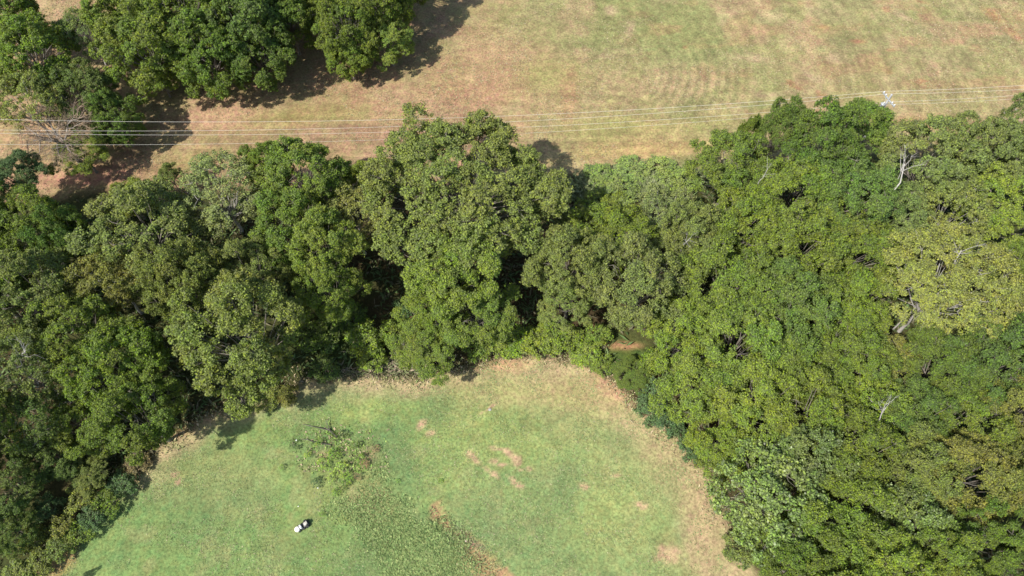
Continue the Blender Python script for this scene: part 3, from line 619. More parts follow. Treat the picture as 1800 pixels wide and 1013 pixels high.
# ---------------------------------------------------------------- trees
FAR = 'trees of the far grove beyond the wires'
WEST = 'trees of the near wood beside the lawn corner'
EAST = 'trees of the closed canopy beside the field'
T = [
 # far grove (top), behind the wires: px, py, r, height, variant, colour, label, ry
 (48, 92, 78, 14, 'drape0', 'green', 'round green oak at the outer end of the far grove', FAR),
 (10, 30, 60, 12, 'drape1', 'green', 'green tree cut by the picture corner in the far grove', FAR),
 (152, 60, 50, 9, 'thin0', 'pale', 'pale thin-leaved tree with soil showing through, in the far grove', FAR),
 (45, 185, 66, 11, 'thin1', 'olive', 'olive thinly leaved tree next to the leafless grey tree', FAR),
 (142, 168, 62, 11, 'drape2', 'dark', 'dark olive tree just above the leafless grey tree', FAR),
 (202, 210, 42, 10, 'drape0', 'deep', 'dark green tree between leafless tree and shaded clay ground', FAR),
 (205, 40, 52, 12, 'drape1', 'green', 'mid green tree between the pale thin tree and the big grove crowns', FAR),
 (258, 85, 78, 15, 'drape2', 'green', 'broad green oak overhanging the bright low bough', FAR),
 (318, 30, 78, 16, 'drape0', 'green', 'tall green tree at the top edge, third of the grove row', FAR),
 (365, 95, 70, 14, 'drape1', 'green', 'green oak in the middle of the far grove', FAR),
 (425, 35, 76, 16, 'drape2', 'deep', 'deep green tall oak at the top edge of the far grove', FAR),
 (455, 98, 58, 12, 'drape0', 'deep', 'dark green oak hanging down to the pale trunk base', FAR),
 (505, 30, 50, 13, 'drape1', 'green', 'narrow green oak beside the dark gap in the grove', FAR),
 (606, 50, 54, 14, 'drape2', 'green', 'green oak on the far side of the dark grove gap', FAR),
 (612, 95, 40, 9, 'drape0', 'bright', 'lower bright green tree under the oak past the grove gap', FAR),
 (684, 76, 42, 8, 'drape2', 'bright', 'small bright tree with open limbs, last of the far grove', FAR),
 (668, 2, 56, 15, 'drape1', 'green', 'tall oak at the top edge, last of the far grove', FAR),
 (284, 143, 36, 5, 'dense1', 'bright', 'low bright green domed tree at the foot of the far grove', FAR),
 (146, 272, 50, 6, 'dense3', 'bright', 'low bright green tree right below the lowest wire', FAR),
 (245, -45, 80, 15, 'drape2', 'green', 'grove tree mostly hidden above the picture top', FAR),
 (400, -60, 90, 16, 'drape0', 'green', 'second grove tree mostly hidden above the picture top', FAR),
 (560, -35, 70, 15, 'drape1', 'green', 'grove tree above the dark gap at the top edge', FAR),
 (710, -60, 70, 15, 'drape2', 'green', 'grove tree above the last far oak, past the top edge', FAR),
 # near wood, left side
 (30, 312, 50, 9, 'dense2', 'blue', 'blue-green dark evergreen alone by the field edge', WEST),
 (55, 405, 78, 13, 'oak1', 'green', 'green oak just below the blue-green evergreen', WEST),
 (112, 430, 50, 12, 'oak3', 'deep', 'darker narrow oak beside the big grey-olive oak', WEST),
 (228, 350, 42, 7, 'dense1', 'lime', 'yellowish green low tree peeping out at the field edge', WEST),
 (250, 405, 104, 15, 'oak2', 'grey', 'big grey-olive oak below the yellowish low tree', WEST),
 (300, 312, 22, 5, 'dense0', 'grey', 'tiny grey-green tree alone on the field margin', WEST),
 (385, 340, 84, 13, 'thin1', 'pale', 'pale grey-green oak with sparse crown at the field edge', WEST),
 (532, 315, 82, 14, 'oak0', 'green', 'bright-topped green oak between pale oak and giant oak', WEST),
 (515, 400, 72, 13, 'oak3', 'green', 'green oak under the bright-topped field edge oak', WEST),
 (575, 440, 66, 13, 'oak1', 'bright', 'bright green tree beside the yellow-olive tree and giant oak', WEST),
 (622, 385, 66, 12, 'thin0', 'yellow', 'yellow-olive tree touching the giant oak', WEST),
 (440, 470, 60, 13, 'oak2', 'olive', 'middling olive oak above the large lawn-side oak', WEST),
 (330, 495, 76, 14, 'oak0', 'olive', 'olive oak between the grey-olive oak and the dark hollow', WEST),
 (200, 500, 66, 11, 'thin0', 'rust', 'brownish thin tree in the shade under the grey-olive oak', WEST),
 (60, 520, 86, 14, 'oak2', 'grey', 'grey-green oak at the picture edge, halfway down the wood', WEST),
 (425, 600, 112, 15, 'oak3', 'olive', 'large olive oak standing out over the lawn, nearest the weed bed', WEST),
 (128, 590, 82, 14, 'oak1', 'green', 'green oak beside the dark hollow in the near wood', WEST),
 (205, 640, 88, 14, 'oak0', 'green', 'bright-lit green oak next to the dark hollow and the clay bank', WEST),
 (42, 655, 76, 13, 'thin1', 'grey', 'grey oak with pale bare boughs at the picture edge', WEST),
 (245, 735, 76, 12, 'oak2', 'green', 'green oak over the shaded clay bank of the lawn', WEST),
 (150, 745, 60, 9, 'oak3', 'green', 'green oak between the clay bank oak and the picture edge', WEST),
 (60, 745, 66, 11, 'thin0', 'dark', 'dark thin tree in the lower part of the near wood', WEST),
 (10, 850, 62, 8, 'oak1', 'dark', 'dark oak at the picture edge above the hedge strip', WEST),
 (158, 832, 34, 3.6, 'dense0', 'olive', 'small olive tree at the upper end of the hedge strip', WEST),
 (16, 930, 46, 5, 'oak0', 'dark', 'dark small tree near the lower end of the hedge strip', WEST),
 (580, 512, 62, 12, 'oak2', 'green', 'green tree hanging over the black shade beside the giant oak', WEST),
 (-40, 500, 90, 14, 'oak0', 'green', 'oak cut in half by the picture edge beside the grey-green oak', WEST),
 (-30, 760, 80, 13, 'oak3', 'green', 'oak cut by the picture edge beside the dark thin tree', WEST),
 (-60, 390, 80, 13, 'oak2', 'green', 'oak just past the picture edge by the blue-green evergreen', WEST),
 (96, 806, 52, 5, 'oak2', 'dark', 'dark low tree filling the shade behind the hedge strip', WEST),
 # middle
 (808, 338, 177, 16, 'bigoak', 'light', 'giant grey-olive oak, widest crown of all, reaching into the field', EAST),
 (805, 480, 84, 13, 'dense1', 'bright', 'bright green tree standing in front of the giant oak', EAST),
 (838, 545, 70, 9, 'dense3', 'bright', 'bright green tree directly above the vines at the lawn head', EAST),
 (762, 536, 60, 9, 'dense0', 'bright', 'bright green tree beside the black shade under the giant oak', EAST),
 (745, 612, 64, 7, 'dense2', 'green', 'darker green domed tree at the head of the lawn', EAST),
 (1000, 470, 72, 12, 'oak1', 'olive', 'olive oak across the dark cleft from the giant oak', EAST),
 (998, 532, 52, 7, 'oak2', 'olive', 'olive oak above the vine tangle at the lawn head', EAST),
 (1080, 420, 78, 10, 'dense0', 'green', 'grey-green tree below the pale scrub of the field margin', EAST),
 (1120, 506, 86, 13, 'dense3', 'grey', 'dense grey-green tree above the bare clay strip', EAST),
 (1168, 380, 68, 8, 'thin0', 'pale', 'pale twiggy low tree at the field margin', EAST),
 (1215, 430, 72, 12, 'dense2', 'grey', 'grey-green tree with whitish boughs, behind the pale twiggy tree', EAST),
 (1015, 400, 44, 7, 'dense1', 'grey', 'grey-green tree in the cleft beside the giant oak', EAST),
 (470, 300, 44, 11, 'oak3', 'green', 'green oak between pale oak and the bright-topped one', WEST),
 (635, 318, 34, 10, 'dense0', 'lime', 'lime green tree against the field side of the giant oak', WEST),
 # closed canopy
 (1290, 298, 82, 13, 'dense0', 'green', 'green tree at the field edge, first of the closed canopy', EAST),
 (1312, 248, 24, 11, 'dense3', 'green', 'little green tree top poking into the field', EAST),
 (1368, 234, 40, 13, 'dense1', 'deep', 'dark green round tree poking into the field', EAST),
 (1442, 262, 70, 15, 'dense2', 'deep', 'dark green tall tree between round tree and yellowish top', EAST),
 (1508, 226, 58, 15, 'oak0', 'bright', 'yellowish green tree top right beside the utility pole', EAST),
 (1630, 292, 90, 15, 'oak3', 'grey', 'grey-olive oak with a white dead bough on its flank', EAST),
 (1722, 285, 66, 14, 'oak1', 'grey', 'grey-olive oak next to the field notch', EAST),
 (1788, 215, 36, 14, 'thin1', 'grey', 'open grey-green tree alone over the field corner', EAST),
 (1800, 300, 56, 13, 'oak2', 'dark', 'dark oak at the picture edge below the open tree', EAST),
 (1395, 345, 84, 14, 'dense3', 'green', 'green tree with white boughs below the dark round tree', EAST),
 (1490, 345, 84, 14, 'dense1', 'deep', 'darker green tree beside the white dead bough', EAST),
 (1310, 400, 84, 14, 'dense2', 'green', 'leafy green tree, second row of canopy from the field', EAST),
 (1575, 385, 66, 12, 'oak0', 'grey', 'grey oak with dark hollow, below the white dead bough', EAST),
 (1665, 390, 66, 12, 'thin0', 'olive', 'olive tree bordering the bleached sprawling pine', EAST),
 (1760, 375, 74, 13, 'dense0', 'lime', 'yellow-green tree between field corner oaks and bleached pine', EAST),
 (1400, 445, 84, 14, 'dense0', 'green', 'green tree at the centre of the closed canopy', EAST),
 (1500, 440, 82, 14, 'dense3', 'green', 'green tree between canopy centre and bleached pine', EAST),
 (1290, 500, 90, 14, 'dense1', 'green', 'wide green tree behind the clay strip corner', EAST),
 (1385, 545, 84, 14, 'dense2', 'deep', 'slightly darker green tree under the canopy centre', EAST),
 (1480, 545, 78, 13, 'dense0', 'green', 'green tree with white twigs, next to the dark holes by the pine', EAST),
 (1660, 508, 130, 15, 'spread', 'yellow', 'bleached yellowish sprawling pine with bare boughs showing', EAST),
 (1795, 470, 56, 13, 'dense3', 'green', 'green tree at the picture edge beside the bleached pine', EAST),
 (1198, 590, 74, 12, 'dense0', 'bright', 'bright green tree at the corner of the bare clay strip', EAST),
 (1300, 605, 88, 13, 'dense3', 'bright', 'bright green tree, second back from the bluish shrubs', EAST),
 (1400, 640, 84, 13, 'dense1', 'green', 'green tree with the orange-tipped spray beside it', EAST),
 (1490, 635, 76, 13, 'dense2', 'green', 'green tree below the dark holes beside the bleached pine', EAST),
 (1560, 640, 60, 11, 'thin1', 'rust', 'brownish thin tree in the lee of the bleached pine', EAST),
 (1228, 680, 82, 12, 'dense2', 'bright', 'bright green tree right behind the bluish shrubs', EAST),
 (1330, 705, 88, 13, 'dense0', 'bright', 'smooth bright green tree above the white-flecked tree', EAST),
 (1430, 735, 84, 13, 'dense3', 'green', 'green tree up-slope of the white-flecked tree', EAST),
 (1530, 725, 62, 12, 'thin0', 'lime', 'lime tree with a tuft of grey dead twigs', EAST),
 (1655, 650, 74, 13, 'dense1', 'deep', 'dark green tree beside the black gap below the pine', EAST),
 (1745, 640, 86, 14, 'dense2', 'deep', 'dark green tree below the pine near the picture edge', EAST),
 (1800, 570, 50, 14, 'oak1', 'olive', 'olive oak cut by the picture edge below the pine', EAST),
 (1600, 735, 74, 13, 'dense0', 'deep', 'deep green tree next to the lime tree with dead twigs', EAST),
 (1690, 745, 80, 13, 'dense3', 'green', 'green tree behind the rust-tinged trees', EAST),
 (1790, 730, 70, 13, 'dense2', 'rust', 'rust-tinged tree at the picture edge', EAST),
 (1275, 775, 68, 11, 'dense1', 'lime', 'lime green tree where the lawn margin bulges', EAST),
 (1350, 870, 104, 14, 'shiny0', 'silver', 'white-flecked glossy tree leaning over the dry lawn margin', EAST),
 (1415, 810, 62, 13, 'shiny1', 'silver', 'smaller white-flecked glossy tree behind the larger one', EAST),
 (1495, 800, 84, 14, 'dense0', 'green', 'green tree next to the smaller white-flecked tree', EAST),
 (1600, 825, 84, 13, 'dense2', 'olive', 'olive green tree above the pale bluish crown', EAST),
 (1700, 835, 84, 14, 'dense3', 'rust', 'rust-tinged green tree, wider of the pair near the edge', EAST),
 (1795, 850, 62, 13, 'dense1', 'olive', 'olive tree at the picture edge below the rust-tinged one', EAST),
 (1592, 912, 76, 13, 'shiny0', 'silver', 'pale bluish green crown with silvery leaves', EAST),
 (1480, 925, 92, 14, 'dense1', 'green', 'green tree between white-flecked tree and silvery crown', EAST),
 (1400, 990, 74, 12, 'dense3', 'green', 'green tree at the bottom edge beside the lawn margin', EAST),
 (1545, 1000, 76, 13, 'dense0', 'lime', 'lime green tree at the bottom edge', EAST),
 (1645, 985, 70, 13, 'dense2', 'bright', 'bright green tree at the bottom edge below the silvery crown', EAST),
 (1720, 940, 66, 13, 'oak3', 'green', 'green oak beside the black gap in the bottom corner', EAST),
 (1790, 1000, 50, 10, 'oak0', 'deep', 'dark shaded oak in the bottom corner', EAST),
 (1450, 1070, 90, 13, 'dense2', 'green', 'green tree just below the bottom edge', EAST),
 (1650, 1080, 90, 13, 'dense1', 'green', 'second green tree just below the bottom edge', EAST),
 (1880, 640, 70, 13, 'dense0', 'green', 'green tree just past the picture edge by the dark trees', EAST),
 (1880, 900, 70, 13, 'dense3', 'green', 'green tree just past the picture edge by the bottom corner', EAST),
 (1880, 420, 70, 13, 'dense2', 'green', 'green tree just past the picture edge by the pine', EAST),
]
for (px, py, r, h, v, c, lab, g) in T:
    nm = 'pine_tree' if 'pine with' in lab else 'oak_tree' if 'oak' in lab else 'evergreen_tree' if 'evergreen' in lab and v == 'dense2' and c == 'blue' else 'broadleaf_tree'
    plant(px, py, r, h, v, c, lab, nm, 'tree', g)
# the leafless tree
zc = 8.5
p = at(88, 222, zc); s = 84 * mpp(88, 222, zc) / BARE['R']
bt = empty('bare_tree', (p[0], p[1], 0), .6, (s, s, 1.0)); tag(bt, 'leafless grey tree with fine twigs, crossed by the power lines', 'tree')
for nme in ('trunk', 'limbs', 'twigs'): link(bpy.data.objects.new(nme, BARE[nme]), bt)

# white dead boughs showing in the crowns
def dead_bough(px, py, px2, py2, z, label, r=.13, seed=1):
    rng = np.random.default_rng(seed); a = at(px, py, z); b_ = at(px2, py2, z + 2.2); base = a.copy(); base[2] = 0.0
    root = empty('dead_tree', (a[0], a[1], 0)); tag(root, label, 'dead tree', 'bleached dead trees standing in the canopy')
    o = np.array([a[0], a[1], 0]); a = a - o; b_ = b_ - o
    tr = MB(); tr.tube([[0, 0, 0], [.1, .1, z * .5], a], [r * 1.8, r * 1.5, r * 1.2], 7); tr.tube([a, a * .6 + b_ * .4 + rng.normal(size=3) * .12, b_], [r * 1.2, r, r * .7], 6); tr.obj('trunk', M_PALEBARK, root, True)
    d = b_ - a; L = np.linalg.norm(d)
    for k in range(7):
        lb = MB(); st = a + d * rng.uniform(.35, 1.0); dd = d / L + rng.normal(size=3) * .65; dd[2] = abs(dd[2]) * .6 + .15
        e1 = st + dd * L * .25; e2 = e1 + (dd + rng.normal(size=3) * .4) * L * .22
        lb.tube([st, e1, e2], [r * .5, r * .35, r * .12], 5)
        for q in range(3):
            s2 = e1 * rng.uniform(.2, .8) + e2 * 0 + e1 * 0; w = rng.uniform(.2, .9); s2 = e1 * (1 - w) + e2 * w
            lb.tube([s2, s2 + (dd + rng.normal(size=3) * .7) * L * .16], [r * .2, r * .06], 4)
        lb.obj('limb', M_PALEBARK, root, True)
dead_bough(1569, 338, 1590, 288, 12.0, 'bleached white forked trunk leaning out of the grey-olive oak', 0.083, 3)
dead_bough(1668, 485, 1690, 440, 13.2, 'bleached grey boughs rising through the sprawling pine', 0.061, 8)
dead_bough(1335, 318, 1350, 296, 11.2, 'slender white boughs near the field edge of the canopy', 0.044, 14)
dead_bough(1545, 742, 1556, 712, 12.2, 'tuft of grey dead boughs beside the lime tree', 0.050, 31)
dead_bough(24, 640, 46, 616, 11.4, 'arching grey boughs at the picture edge in the near wood', 0.044, 41)
dead_bough(1200, 432, 1214, 418, 10.5, 'short white boughs between the grey-green trees', 0.044, 51)

# ---------------------------------------------------------------- shrubs
HG = 'bluish hedge shrubs along the lawn corner'; VN = 'bright shrubs at the head of the lawn'; BS = 'bluish shrubs on the dry lawn margin'
S = [
 (214, 852, 24, 2.2, 'shrub0', 'blue', 'bluish shrub at the upper end of the hedge strip', HG),
 (190, 884, 26, 2.2, 'shrub1', 'green', 'leafy green shrub second down the hedge strip', HG),
 (162, 912, 24, 2.0, 'shrub2', 'blue', 'bluish shrub between two green ones of the hedge strip', HG),
 (134, 938, 26, 2.0, 'shrub3', 'green', 'greener shrub midway down the hedge strip', HG),
 (104, 962, 24, 2.0, 'shrub0', 'grey', 'grey-green shrub next below the greener hedge shrub', HG),
 (70, 988, 26, 2.0, 'shrub1', 'olive', 'olive shrub near the low end of the hedge strip', HG),
 (34, 1010, 28, 2.0, 'shrub2', 'olive', 'olive shrub at the bottom end of the hedge strip', HG),
 (148, 868, 30, 2.8, 'shrub3', 'olive', 'olive shrub behind the upper hedge strip', HG),
 (84, 892, 22, 3.0, 'shrub0', 'blue', 'blue-green shrub alone in the black shade of the near wood', HG),
 (110, 930, 26, 2.4, 'shrub1', 'rust', 'brownish shrub behind the middle of the hedge strip', HG),
 (60, 950, 24, 2.4, 'shrub2', 'rust', 'brownish shrub behind the low end of the hedge strip', HG),
 (240, 815, 22, 1.6, 'shrub2', 'tan', 'dry tan shrub where hedge strip meets clay bank', HG),
 (470, 700, 24, 1.6, 'shrub3', 'olive', 'low shrub under the large lawn-side oak', HG),
 (505, 695, 18, 1.4, 'shrub0', 'rust', 'brownish low shrub at the foot of the lawn-side oak', HG),
 (570, 648, 26, 1.8, 'shrub1', 'dark', 'dark shrub in the shade past the lawn-side oak', HG),
 (610, 560, 34, 2.2, 'shrub2', 'deep', 'dark green shrub in the black shade hollow', HG),
 (560, 590, 36, 2.4, 'shrub3', 'deep', 'dark green shrub just beside the lawn-side oak', HG),
 (642, 598, 32, 2.8, 'shrub0', 'lime', 'lime shrub beside the domed tree at the lawn head', VN),
 (655, 632, 26, 2.0, 'shrub1', 'bright', 'small bright shrub below the lime one', VN),
 (690, 585, 24, 2.6, 'shrub2', 'bright', 'bright shrub tucked against the domed tree', VN),
 (720, 540, 24, 3.0, 'shrub3', 'blue', 'bluish shrub at the mouth of the black shade', VN),
 (838, 610, 26, 2.0, 'shrub0', 'bright', 'bright shrub first in the vine row after the domed tree', VN),
 (872, 604, 28, 2.0, 'shrub1', 'lime', 'lime shrub second in the vine row', VN),
 (905, 600, 30, 1.9, 'shrub2', 'bright', 'bright shrub third in the vine row', VN),
 (940, 600, 30, 2.0, 'shrub3', 'lime', 'lime shrub fourth in the vine row under the olive oaks', VN),
 (975, 592, 32, 2.0, 'shrub0', 'lime', 'lime shrub fifth in the vine row', VN),
 (1008, 600, 30, 1.8, 'shrub1', 'bright', 'bright shrub sixth in the vine row', VN),
 (1030, 622, 26, 1.5, 'shrub2', 'lime', 'lime shrub seventh in the vine row, by the clay strip', VN),
 (1058, 642, 20, 1.2, 'shrub3', 'bright', 'bright shrub last in the vine row', VN),
 (1050, 588, 22, 2.2, 'shrub0', 'bright', 'bright shrub between olive oak and the clay strip', VN),
 (1150, 640, 26, 3, 'shrub2', 'green', 'green shrub at the outer end of the clay strip', VN),
 (1300, 968, 28, 3, 'shrub3', 'pale', 'pale shrub under the white-flecked tree at the lawn margin', BS),
 (1345, 950, 40, 4, 'shrub1', 'green', 'green shrub behind the pale one under the white-flecked tree', BS),
 (1112, 660, 34, 1.9, 'dense1', 'deep', 'dark green rounded shrub below the bare clay strip', VN),
 (1150, 690, 24, 2.4, 'shrub1', 'blue', 'bluish shrub just below the dark rounded one', BS),
 (1142, 722, 24, 2.0, 'shrub0', 'blue', 'bluish shrub reaching farthest onto the dry margin', BS),
 (1170, 738, 26, 2.2, 'shrub2', 'blue', 'third bluish shrub along the dry margin', BS),
 (1190, 756, 18, 1.8, 'shrub3', 'blue', 'small bluish shrub above the orange clay spot', BS),
 (1215, 790, 24, 2.2, 'shrub1', 'blue', 'bluish shrub below the orange clay spot', BS),
 (1240, 800, 24, 2.4, 'shrub0', 'bright', 'bright shrub beside the lime tree on the margin', BS),
 (1055, 308, 28, 1.2, 'shrub1', 'straw', 'low straw-green shrub at the outer end of the field margin scrub', BS),
 (1110, 298, 30, 1.3, 'shrub2', 'straw', 'pale scrub on the field margin', BS),
 (1165, 296, 28, 1.4, 'shrub3', 'straw', 'pale scrub next to the field, nearest the canopy', BS),
 (1045, 356, 26, 1.8, 'shrub0', 'green', 'small green shrub at the shadow edge of the giant oak', BS),
 (1198, 318, 32, 2.0, 'shrub1', 'straw', 'pale twiggy shrub under the first canopy tree', BS),
 (1090, 336, 32, 1.6, 'shrub2', 'straw', 'pale shrub between giant oak shadow and twiggy tree', BS),
]
for (px, py, r, h, v, c, lab, g) in S:
    plant(px, py, r, h if g != HG else h * .8, v, c, lab, 'shrub', 'shrub', g)
# weeds in the overgrown bed on the lawn
W = [
 (590, 765, 9, 2.6, 'weed0', 'deep', 'tall dark sapling at the top of the weed bed'), (585, 800, 13, 1.6, 'weed1', 'green', 'green weed below the tall dark sapling'),
 (624, 783, 9, 1.6, 'weed0', 'deep', 'dark weed on the upper side of the weed bed'), (560, 778, 8, 1.0, 'weed1', 'green', 'green weed by the fallen branch'),
 (570, 815, 15, 1.1, 'weed0', 'lime', 'lime weed at the outer side of the weed bed'), (600, 822, 15, 1.2, 'weed1', 'bright', 'bright weed at the heart of the weed bed'),
 (635, 808, 11, 1.3, 'weed0', 'green', 'green weed near the dry brown stalks'), (642, 815, 9, 1.0, 'weed1', 'rust', 'dry brown stalks on the far side of the weed bed'),
 (612, 842, 12, 1.2, 'weed1', 'green', 'green weed low in the weed bed'), (583, 840, 10, 1.2, 'weed0', 'bright', 'bright weed low in the weed bed'),
 (555, 848, 11, 1.1, 'weed1', 'blue', 'bluish weed with a dark foot, beside the weed bed'), (607, 850, 10, 1.0, 'weed0', 'deep', 'dark low weed at the bottom of the weed bed'),
 (590, 866, 9, .8, 'weed1', 'green', 'green weed last at the bottom of the weed bed'), (628, 838, 8, 1.0, 'weed0', 'rust', 'rusty weed between two green weeds'),
 (516, 782, 11, .9, 'weed0', 'blue', 'bluish weed by the white speck'), (540, 800, 7, .7, 'weed1', 'bright', 'small bright weed between weed bed and bluish weed'),
 (495, 822, 6, .6, 'weed0', 'green', 'tiny green weed farthest out on the lawn'), (662, 790, 8, .7, 'weed1', 'tan', 'straw coloured weed beyond the brown stalks'),
 (610, 765, 5, .9, 'weed1', 'dark', 'small dark weed above the weed bed'), (700, 845, 5, .5, 'weed0', 'green', 'tiny weed between weed bed and tan scars'),
 (776, 845, 5, .5, 'weed1', 'green', 'tiny weed under the long tan scar'), (566, 905, 6, .6, 'weed0', 'green', 'small weed above the little cart'),
]
COL['weed_green'] = (.20, .33, .06); COL['weed_lime'] = (.28, .40, .08); COL['weed_brown'] = (.34, .25, .15)
WC = dict(green='weed_green', bright='weed_lime', lime='weed_lime', rust='weed_brown', tan='weed_brown')
for (px, py, r, h, v, c, lab) in W:
    plant(px, py, r * .8, h * .5, v, WC.get(c, c), lab, 'weed', 'weed', 'weeds of the overgrown bed in the lawn')

# ---------------------------------------------------------------- utility poles and wires
M_WIRE = plain('weathered_aluminium_wire', (.66, .63, .56), .5, metal=.0)
M_POLE = plain('weathered_grey_wood', (.36, .36, .36), .8, noise=.2, nscale=4)
M_STEEL = plain('galvanised_steel', (.34, .37, .40), .5, metal=.2)
M_GLAZE = plain('white_porcelain', (.66, .67, .66), .4)
ZW = 10.4
def pole(cx, cy, p1, p2, label, full=True):
    """pole with a crossarm from p1 to p2 (world xy) at height ZW"""
    root = empty('utility_pole', (cx, cy, 0)); tag(root, label, 'utility pole', 'utility poles of the power line')
    o = np.array([cx, cy, 0])
    m_ = MB(); m_.tube([[0, 0, -.5], [0, 0, 5], [0, 0, ZW + .6]], [.21, .18, .14], 10); m_.lathe((0, 0, ZW + .6), [(.14, 0), (.08, .05), (0.001, .06)], 10); m_.obj('shaft', M_POLE, root)
    ang = math.atan2(p2[1] - p1[1], p2[0] - p1[0]); L = math.hypot(p2[0] - p1[0], p2[1] - p1[1])
    mid = (np.array(p1) + np.array(p2)) / 2 - o[:2]
    ins = []
    m_ = MB(); m_.box((mid[0], mid[1], ZW - .32), (L + .3, .14, .16), ang, bev=.015); m_.obj('crossarm', M_STEEL, root)
    c_, s_ = math.cos(ang), math.sin(ang)
    for sgn in (-1, 1):
        m_ = MB(); m_.tube([[c_ * .3 * L * sgn + mid[0] * .6, s_ * .3 * L * sgn + mid[1] * .6, ZW - .4], [0, 0, ZW - 1.0]], [.03, .03], 6); m_.obj('brace', M_STEEL, root)
    for k, w in enumerate((0.0, .2, .8, 1.0)):
        q = np.array(p1) * (1 - w) + np.array(p2) * w - o[:2]
        m_ = MB(); m_.lathe((q[0], q[1], ZW - .24), [(.03, 0), (.13, .02), (.07, .07), (.15, .11), (.08, .16), (.13, .2), (.05, .25), (.001, .26)], 10); m_.obj('insulator', M_GLAZE, root, True)
    if full:
        m_ = MB(); m_.lathe((-.40, -.05, ZW - 2.0), [(.001, 0), (.27, 0), (.29, .08), (.29, .9), (.31, .92), (.31, .98), (.1, 1.05), (.001, 1.06)], 14); m_.obj('transformer', M_STEEL, root, True)
        for sgn in (-.1, .1):
            m_ = MB(); m_.lathe((-.40 + sgn, -.05 + sgn, ZW - .95), [(.05, 0), (.09, .03), (.05, .08), (.08, .12), (.03, .2), (.001, .21)], 8); m_.obj('bushing', M_GLAZE, root, True)
ins_px = {}
PA, PD = at(1555, 161, ZW), at(1573, 184, ZW)
PL = [at(-150, 206, ZW), at(-150, 226, ZW), at(-150, 231, ZW), at(-150, 252, ZW)]
PR = [at(1990, 135, ZW), at(1990, 144, ZW), at(1990, 150, ZW), at(1990, 157, ZW)]
PM = [PA * (1 - w) + PD * w for w in (0, .2, .8, 1)]
pole((PA[0] + PD[0]) / 2, (PA[1] + PD[1]) / 2, PA[:2], PD[:2], 'grey utility pole with white insulators rising behind the canopy in the dry field')
pole((PL[0][0] + PL[3][0]) / 2, (PL[0][1] + PL[3][1]) / 2, PL[0][:2], PL[3][:2], 'utility pole carrying the wires beyond the leafless tree', False)
pole((PR[0][0] + PR[3][0]) / 2, (PR[0][1] + PR[3][1]) / 2, PR[0][:2], PR[3][:2], 'utility pole carrying the wires beyond the field corner', False)
WL = ['uppermost pale wire, farthest from the woodland', 'second pale wire from the top, close to the third', 'third pale wire from the top, close to the second', 'lowest pale wire, nearest the woodland']
for k in range(4):
    m_ = MB(); s = np.linspace(0, 1, 49)[:, None]
    a_, b_ = PL[k], PM[k]; pts = a_ * (1 - s) + b_ * s; pts[:, 2] -= (2.9 * 4 * s * (1 - s))[:, 0]; pts[:, 2] += .03
    rr = [.0135, .0125, .0125, .0105][k]
    m_.tube(pts, np.full(49, rr), 5)
    s = np.linspace(0, 1, 17)[:, None]; a_, b_ = PM[k], PR[k]; pts = a_ * (1 - s) + b_ * s; pts[:, 2] -= (.45 * 4 * s * (1 - s))[:, 0]; pts[:, 2] += .03
    m_.tube(pts, np.full(17, rr), 5)
    o = m_.obj('power_line', M_WIRE); tag(o, WL[k], 'power line', 'power lines over the field')

# ---------------------------------------------------------------- small white and black cart on the lawn
M_WHITE = plain('white_paint', (.72, .73, .74), .4); M_CREAM = plain('cream_paint', (.85, .82, .70), .35)
M_BLACK = plain('black_plastic', (.012, .013, .014), .5); M_SEAT = plain('grey_beige_vinyl', (.42, .40, .35), .55)
M_TYRE = plain('tyre_rubber', (.015, .015, .015), .85)
a_, b_ = at(521, 932), at(542, 918); ang = math.atan2(a_[1] - b_[1], a_[0] - b_[0])
cx, cy = (a_[0] + b_[0]) / 2, (a_[1] + b_[1]) / 2
cart = empty('ride_on_mower', (cx, cy, gz(cx, cy)), ang, (.76, .76, .76)); tag(cart, 'small white and black ride-on mower standing on the green lawn', 'mower')
m_ = MB(); m_.box((.66, 0, .50), (.52, .74, .46), 0, .82, .10); m_.lathe((.78, 0, .50), [(.40, -.16), (.40, .02), (.34, .14), (.2, .2), (.001, .21)], 18); m_.obj('hood', M_CREAM, cart, True)
m_ = MB(); m_.box((.24, 0, .60), (.34, .72, .44), 0, .88, .09); m_.obj('cowl', M_WHITE, cart, True)
m_ = MB(); m_.box((.42, 0, .56), (.05, .70, .40), 0, 1, .01); m_.obj('seam', M_BLACK, cart)
m_ = MB(); m_.box((-.10, 0, .30), (1.9, .62, .12), 0, 1, .03); m_.box((-.55, 0, .42), (.9, .86, .20), 0, .92, .05); m_.obj('chassis', M_BLACK, cart)
m_ = MB(); m_.lathe((-.05, 0, .18), [(.001, .1), (.42, .1), (.52, .04), (.54, -.04), (.001, -.04)], 20); m_.obj('cutting_deck', M_BLACK, cart)
st = MB(); st.lathe((-.50, 0, .56), [(.001, .0), (.24, .0), (.27, .05), (.26, .12), (.15, .15), (.001, .14)], 18); seat = st.obj('seat', M_SEAT, cart, True)
m_ = MB(); m_.box((-.78, 0, .80), (.12, .50, .42), 0, .9, .05); m_.obj('backrest', M_SEAT, cart, True)
m_ = MB()
for k in range(16):
    a0, a1 = k * math.pi / 8, (k + 1) * math.pi / 8
    m_.tube([[.02 + .05 * math.cos(a0), .17 * math.sin(a0), .94 + .15 * math.cos(a0)], [.02 + .05 * math.cos(a1), .17 * math.sin(a1), .94 + .15 * math.cos(a1)]], [.02, .02], 5)
m_.tube([[.2, 0, .76], [.02, 0, .94]], [.02, .02], 6); m_.obj('steering_wheel', M_BLACK, cart)
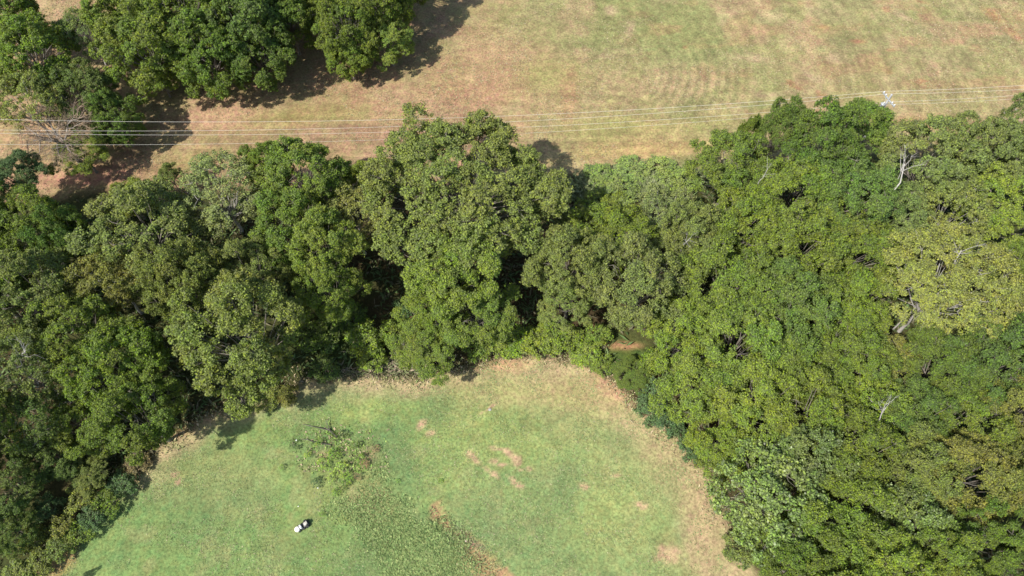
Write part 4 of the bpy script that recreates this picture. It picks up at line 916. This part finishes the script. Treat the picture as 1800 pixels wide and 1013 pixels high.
for (x, y, r, w) in ((.66, .40, .19, .15), (.66, -.40, .19, .15), (-.62, .47, .27, .24), (-.62, -.47, .27, .24)):
    m_ = MB(); m_.lathe((x, y, r), [(r * .45, -w / 2), (r * .9, -w / 2), (r, -w / 3), (r, w / 3), (r * .9, w / 2), (r * .45, w / 2)], 18, 'y'); wh = m_.obj('wheel', M_TYRE, cart, True)
    m_ = MB(); m_.lathe((x, y, r), [(.001, -w * .42), (r * .5, -w * .42), (r * .5, w * .42), (.001, w * .42)], 12, 'y'); m_.obj('rim', M_WHITE, wh, True)

# ---------------------------------------------------------------- small things on the lawn
def branch(pts, r, label, seed):
    rng = np.random.default_rng(seed); P = np.array([at(*q[:2]) + np.array([0, 0, q[2]]) for q in pts]); o = P[0].copy(); o[2] = gz(o[0], o[1])
    root = empty('fallen_branch', o); tag(root, label, 'branch', 'fallen branches by the weed bed')
    m_ = MB(); Q = P - o; Q[:, 2] = [q[2] for q in pts]; n = len(Q); m_.tube(Q, np.linspace(r, r * .5, n), 6); m_.obj('stem', plain('dark_wet_wood', (.05, .045, .035), .8), root)
    for k in range(4):
        i = rng.integers(1, n); d = Q[i] - Q[i - 1]; d = d / np.linalg.norm(d) + rng.normal(size=3) * .5; d[2] = abs(d[2]) * .4
        m_ = MB(); m_.tube([Q[i], Q[i] + d * .35, Q[i] + d * .6], [r * .45, r * .3, r * .1], 4); m_.obj('twig', M_BARK, root)
branch([(592, 768, .2), (580, 757, .3), (566, 753, .2), (549, 749, .1)], .10, 'dark fallen branch reaching out from the tall sapling', 3)
branch([(582, 782, .1), (566, 779, .15), (552, 777, .15), (541, 773, .1)], .08, 'shorter dark fallen branch below the longer one', 5)
def stone(px, py, r, label, col=(.75, .74, .70), flat=.5, name='stone', cat='stone'):
    rng = np.random.default_rng(int(px)); p = at(px, py); m_ = MB()
    m_.lathe((0, 0, 0), [(.001, -r * flat), (r * .8, -r * flat * .6), (r, 0), (r * .75, r * flat * .7), (r * .3, r * flat), (.001, r * flat)], 9)
    m_.v[0] += rng.normal(size=m_.v[0].shape) * r * .09
    o = m_.obj(name, plain('pale_' + name, col, .7, noise=.15), None, True); o.location = (p[0], p[1], gz(p[0], p[1]) + r * flat * .5)
    tag(o, label, cat)
stone(520, 773, .09, 'small white stone beside the bluish weed', (.85, .85, .82))
stone(558, 857, .08, 'white stone at the foot of the bluish weed in the bed', (.8, .8, .75))
stone(819, 951, .12, 'pale pinkish stone in the eroded clay rill', (.36, .28, .22), .4)
stone(861, 720, .2, 'flat grey stone near the head of the lawn', (.3, .3, .27), .2)
stone(523, 889, .07, 'tiny pale stone above the mower', (.75, .75, .65))
stone(480, 156, .45, 'pale grey lump for a trunk base at the grove edge in the shade', (.40, .40, .42), .6)  # stone shape stands in for the pale trunk base of a grove oak
stone(1402, 286 + 340 - 340, .30, 'pale rounded stone under the canopy by the field', (.5, .47, .42), .6)
# slim sapling just outside the frame whose shadow falls on the lawn corner
plant(36, 1056, 11, 6.2, 'dense0', 'green', 'slim sapling past the bottom edge, its shadow on the lawn corner', 'sapling_tree', 'tree', 'broadleaf trees of the woodland')
